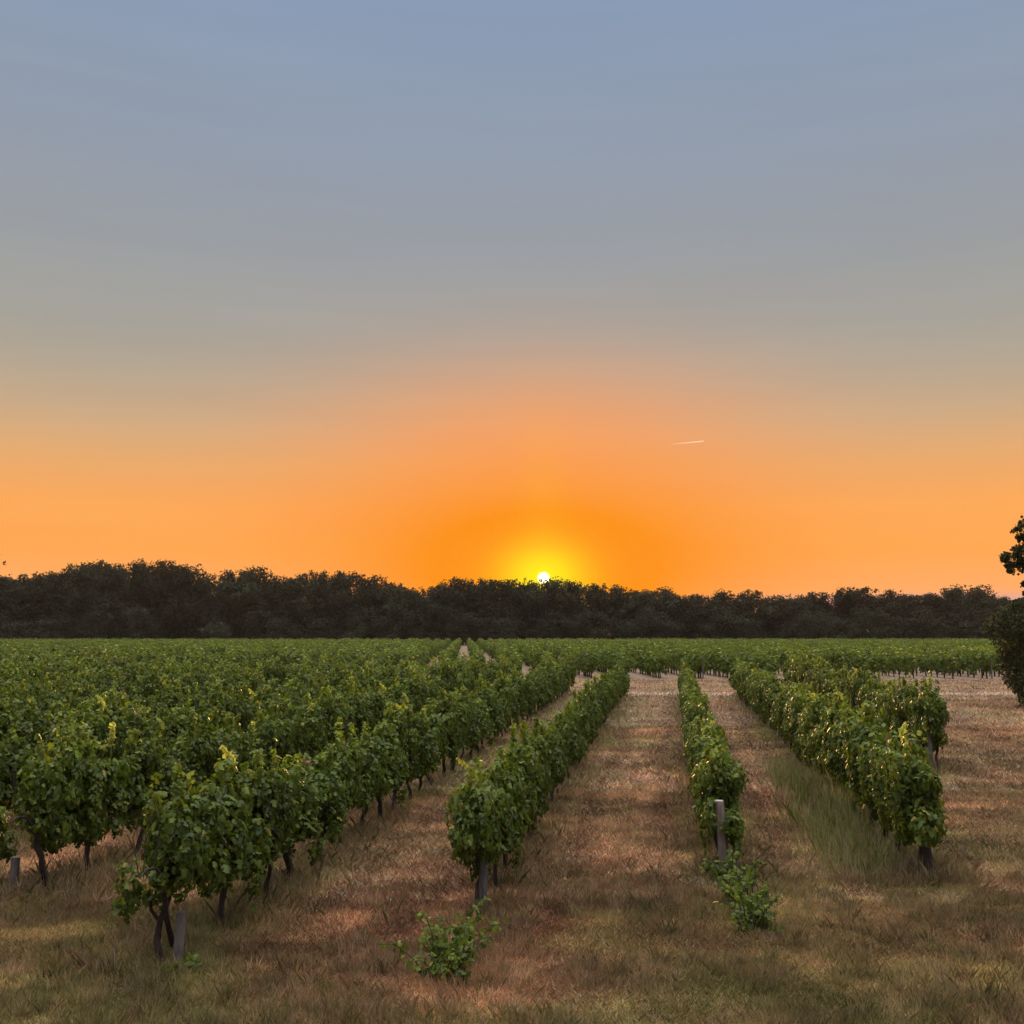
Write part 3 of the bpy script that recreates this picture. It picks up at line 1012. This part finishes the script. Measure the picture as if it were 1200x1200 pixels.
th = R(6.796)
n_t = 0
for tier, (Y, step, dh) in enumerate(((279, 6.2, 0.0), (291, 6.0, -0.6), (303, 7.0, -1.6))):
    u = -70 + tier * 12
    while u < 1275:
        Yt = Y + random.uniform(-3, 3)
        x = (u - 600) / 1200 * Yt
        py_ = float(np.interp(u, pxs, pys))
        eln = th - math.atan((py_ - 600) / 1200)
        h = CAM_H + Yt * math.tan(eln) + dh + random.choice([-2.2, -1.4, -.7, -.2, .2, .5])
        lab = wood_label(u)
        place_tree('broadleaf_tree', TT, TC, random.randrange(NT_V), x, Yt, h, 15 * 1.0, random.uniform(.85, 1.35), lab, 'trees: ' + lab)
        u += step / Yt * 1200 * random.uniform(.85, 1.15)
place_tree('broadleaf_tree', TT, TC, 4, (637 - 600) / 1200 * 277, 277, 17.9, 15, 1.25, 'dark tree whose crown cuts into the lower rim of the setting sun', None)
u = -60
while u < 1260:
    Yt = 268 + random.uniform(-2, 2) if int(u) % 2 else 285 + random.uniform(-2, 2)
    x = (u - 600) / 1200 * Yt
    h = random.uniform(5.5, 10.0) * (1.1 if 330 < u < 520 else 1)
    lab = 'low rounded shrubby tree along the wood edge, ' + ('on the taller side of the sun' if u < 560 else 'under the sun' if u < 720 else 'on the lower side of the sun')
    place_tree('shrubby_tree', BT, BC, random.randrange(5), x, Yt, h, 8, random.uniform(.9, 1.25), lab, 'shrubby trees: ' + lab)
    u += random.uniform(9, 15)
# the tall tree whose crown just enters at the frame's edge
place_tree('broadleaf_tree', TT, TC, 2, -141.8, 277, 24.8, 15, 1.15, 'tallest far tree, only its crown edge showing at the left margin', None)
# (its height stays below the top of the haze)

# ivy-dark bushy tree by the dry track, and the oak bough reaching over it
o = empty('bushy_tree', (21.95, 42.6, 0))
r = np.random.default_rng(77)
tb = MB()
tb.tube([(0, 0, -.2), (-.1, 0, 1.2), (.05, .1, 2.6), (0, 0, 3.9)], [.28, .24, .18, .06], 9, knob=.15)
for i in range(9):
    a = i * 2.4; z = .9 + i * .3
    tb.tube([(0, 0, z), (math.cos(a) * .5, math.sin(a) * .5, z + .3), (math.cos(a) * 1.1, math.sin(a) * 1.1, z + .5)], [.06, .04, .012], 5)
tb.build('trunk', M_TBARK, o, True)
n_leaf = 17000
zz = r.beta(1.3, 1.1, n_leaf) * 4.5
prof = np.interp(zz, [0, .5, 1.2, 2.2, 3.2, 3.9, 4.3, 4.6], [1.15, 1.25, 1.4, 1.7, 1.9, 1.75, 1.2, .4])
a = r.uniform(0, 2 * math.pi, n_leaf)
lump = .72 + .5 * vnoise(a * 1.6 + 5, zz * 1.3, 1.0, 78) + .14 * (vnoise(a * 4, zz * 3, 1.0, 79) - .5)
rr = prof * lump * r.uniform(.78, 1.04, n_leaf)
Pn = np.stack([np.cos(a) * rr, np.sin(a) * rr, zz + .03], -1)
N = np.stack([np.cos(a), np.sin(a), np.full(n_leaf, .3)], -1) + r.normal(0, .5, (n_leaf, 3))
cb = MB()
g_ = np.array([(.05, .06, .026), (.07, .082, .03), (.04, .045, .024)])[r.integers(0, 3, n_leaf)] * r.uniform(.7, 1.25, (n_leaf, 1))
add_leaves(cb, Pn, N, r.normal(0, .7, (n_leaf, 3)) + (0, 0, -.7), .115 * r.uniform(.6, 1.2, n_leaf), g_, 'quad')
cb.build('crown', M_TREE, o)
tag(o, 'dense dark bushy tree beside the dry track, in front of the wood', 'tree')

o = empty('oak_tree', (25.45, 44.0, 0))
tb, cb = MB(), MB()
tb.tube([(0, 0, -.3), (-.1, 0, 2), (0, .1, 4.2), (.3, 0, 7.0), (.2, .2, 9.8)], [.42, .34, .28, .18, .05], 10, knob=.08)
ends = []
r = np.random.default_rng(83)
BOUGH = [((-.05, 0, 3.4), (-1.8, -.3, 5.3), (-3.3, -.3, 6.1), (-4.45, -.4, 6.0)), ((-.05, 0, 3.6), (-1.7, .2, 5.7), (-2.9, .2, 6.7), (-3.55, .2, 7.2)), ((0, 0, 3.2), (-1.6, -.5, 4.4), (-2.9, -.5, 4.95), (-3.5, -.6, 4.75))]
for b in BOUGH:
    tb.tube(b, [.13, .09, .05, .02], 6, knob=.08)
    b = np.array(b)
    for i in range(34):
        f = r.uniform(1.1, 3.0); i0 = min(int(f), 2)
        c_ = b[i0] + (b[i0 + 1] - b[i0]) * (f - i0)
        e = c_ + r.normal(0, .34, 3) * np.array([1, 1, .7])
        tb.tube([c_, (c_ + e) / 2 + (0, 0, .05), e], [.018, .012, .006], 4)
        ends.append((*e, r.uniform(.12, .26)))
for i in range(26):
    a = i * 2.4; f = r.uniform(0, 1); z = 4.5 + 5.5 * f
    rad_ = 3.4 * math.sin(math.pi * (.25 + .7 * f)) * r.uniform(.5, 1)
    xx = math.cos(a) * rad_
    if xx < -1.6:
        xx = -xx
    e = np.array([xx, math.sin(a) * rad_, z + .8])
    tb.tube([(0, 0, z - .8), e * .5 + (0, 0, z * .5 - .2), e], [.07, .04, .012], 5)
    for q in range(5):
        ends.append((*(e + r.normal(0, .5, 3)), r.uniform(.3, .6)))
tb.build('trunk', M_TBARK, o, True)
ends = np.array(ends)
wgt = ends[:, 3] ** 1.5; wgt /= wgt.sum()
n_leaf = 9000
ci = np.concatenate([r.choice(len(ends), n_leaf, p=wgt), r.integers(0, 102, 3600)]); n_leaf = len(ci)
dv = unit(r.normal(0, 1, (n_leaf, 3)))
Pn = ends[ci, :3] + dv * (ends[ci, 3] * r.uniform(.2, 1.1, n_leaf))[:, None]
g_ = np.array([(.05, .062, .024), (.06, .075, .028), (.04, .05, .022)])[r.integers(0, 3, n_leaf)] * r.uniform(.7, 1.2, (n_leaf, 1))
add_leaves(cb, Pn, dv + r.normal(0, .6, (n_leaf, 3)), r.normal(0, 1, (n_leaf, 3)) + (0, 0, -.4), .14 * r.uniform(.6, 1.3, n_leaf), g_, 'quad')
cb.build('crown', M_TREE, o)
tag(o, 'oak with a dark leafy bough reaching out above the bushy tree', 'tree')

# ------------------------------------------------------------------ contrail high in the sky
m_tr, t = new_mat('vapour')
tl = t.n('ShaderNodeBsdfTranslucent'); tl.inputs[0].default_value = (1.0, .95, .9, 1)
tp = t.n('ShaderNodeBsdfTransparent')
fade = attr(t)
sr = t.n('ShaderNodeSeparateColor'); t.put(sr.inputs[0], fade)
ms = t.n('ShaderNodeMixShader'); t.put(ms.inputs[0], sr.outputs[0])
t.put(ms.inputs[1], tp.outputs[0]); t.put(ms.inputs[2], tl.outputs[0])
o_ = t.n('ShaderNodeOutputMaterial'); t.put(o_.inputs[0], ms.outputs[0])


def far_pt(az, el, dist):
    return np.array([math.sin(R(az)) * math.cos(R(el)), math.cos(R(az)) * math.cos(R(el)), math.sin(R(el))]) * dist + (0, 0, CAM_H)


A, B = far_pt(9.0, 10.45, 14000), far_pt(10.75, 10.575, 14400)
mb = MB()
K = 14
pts = [A + (B - A) * (i / (K - 1)) for i in range(K)]
mb.tube(pts, np.linspace(9, 6, K), 8, col=np.repeat(np.linspace(.02, .32, K), 8)[:, None] * np.ones((1, 3)), cap=False)
tag(mb.build('contrail', m_tr, smooth=True), 'short thin pale contrail in the orange sky', 'contrail')

# ------------------------------------------------------------------ morning haze in the air over the field
mb = MB()
hx, hy0, hy1, hz0, hz1 = 230.0, -20.0, 330.0, -1.2, 28.5
mb.add([(-hx, hy0, hz0), (hx, hy0, hz0), (hx, hy1, hz0), (-hx, hy1, hz0), (-hx, hy0, hz1), (hx, hy0, hz1), (hx, hy1, hz1), (-hx, hy1, hz1)],
       [(0, 3, 2, 1), (4, 5, 6, 7), (0, 1, 5, 4), (1, 2, 6, 5), (2, 3, 7, 6), (3, 0, 4, 7)])
m_hz, t = new_mat('haze')
pv = t.n('ShaderNodeVolumePrincipled')
pv.inputs['Color'].default_value = (1.0, .80, .62, 1)
pv.inputs['Density'].default_value = 0.00008
pv.inputs['Anisotropy'].default_value = 0.0
o_ = t.n('ShaderNodeOutputMaterial'); t.put(o_.inputs['Volume'], pv.outputs[0])
tag(mb.build('haze', m_hz), 'thin haze in the air over the vineyard and the wood', 'haze', kind='stuff')
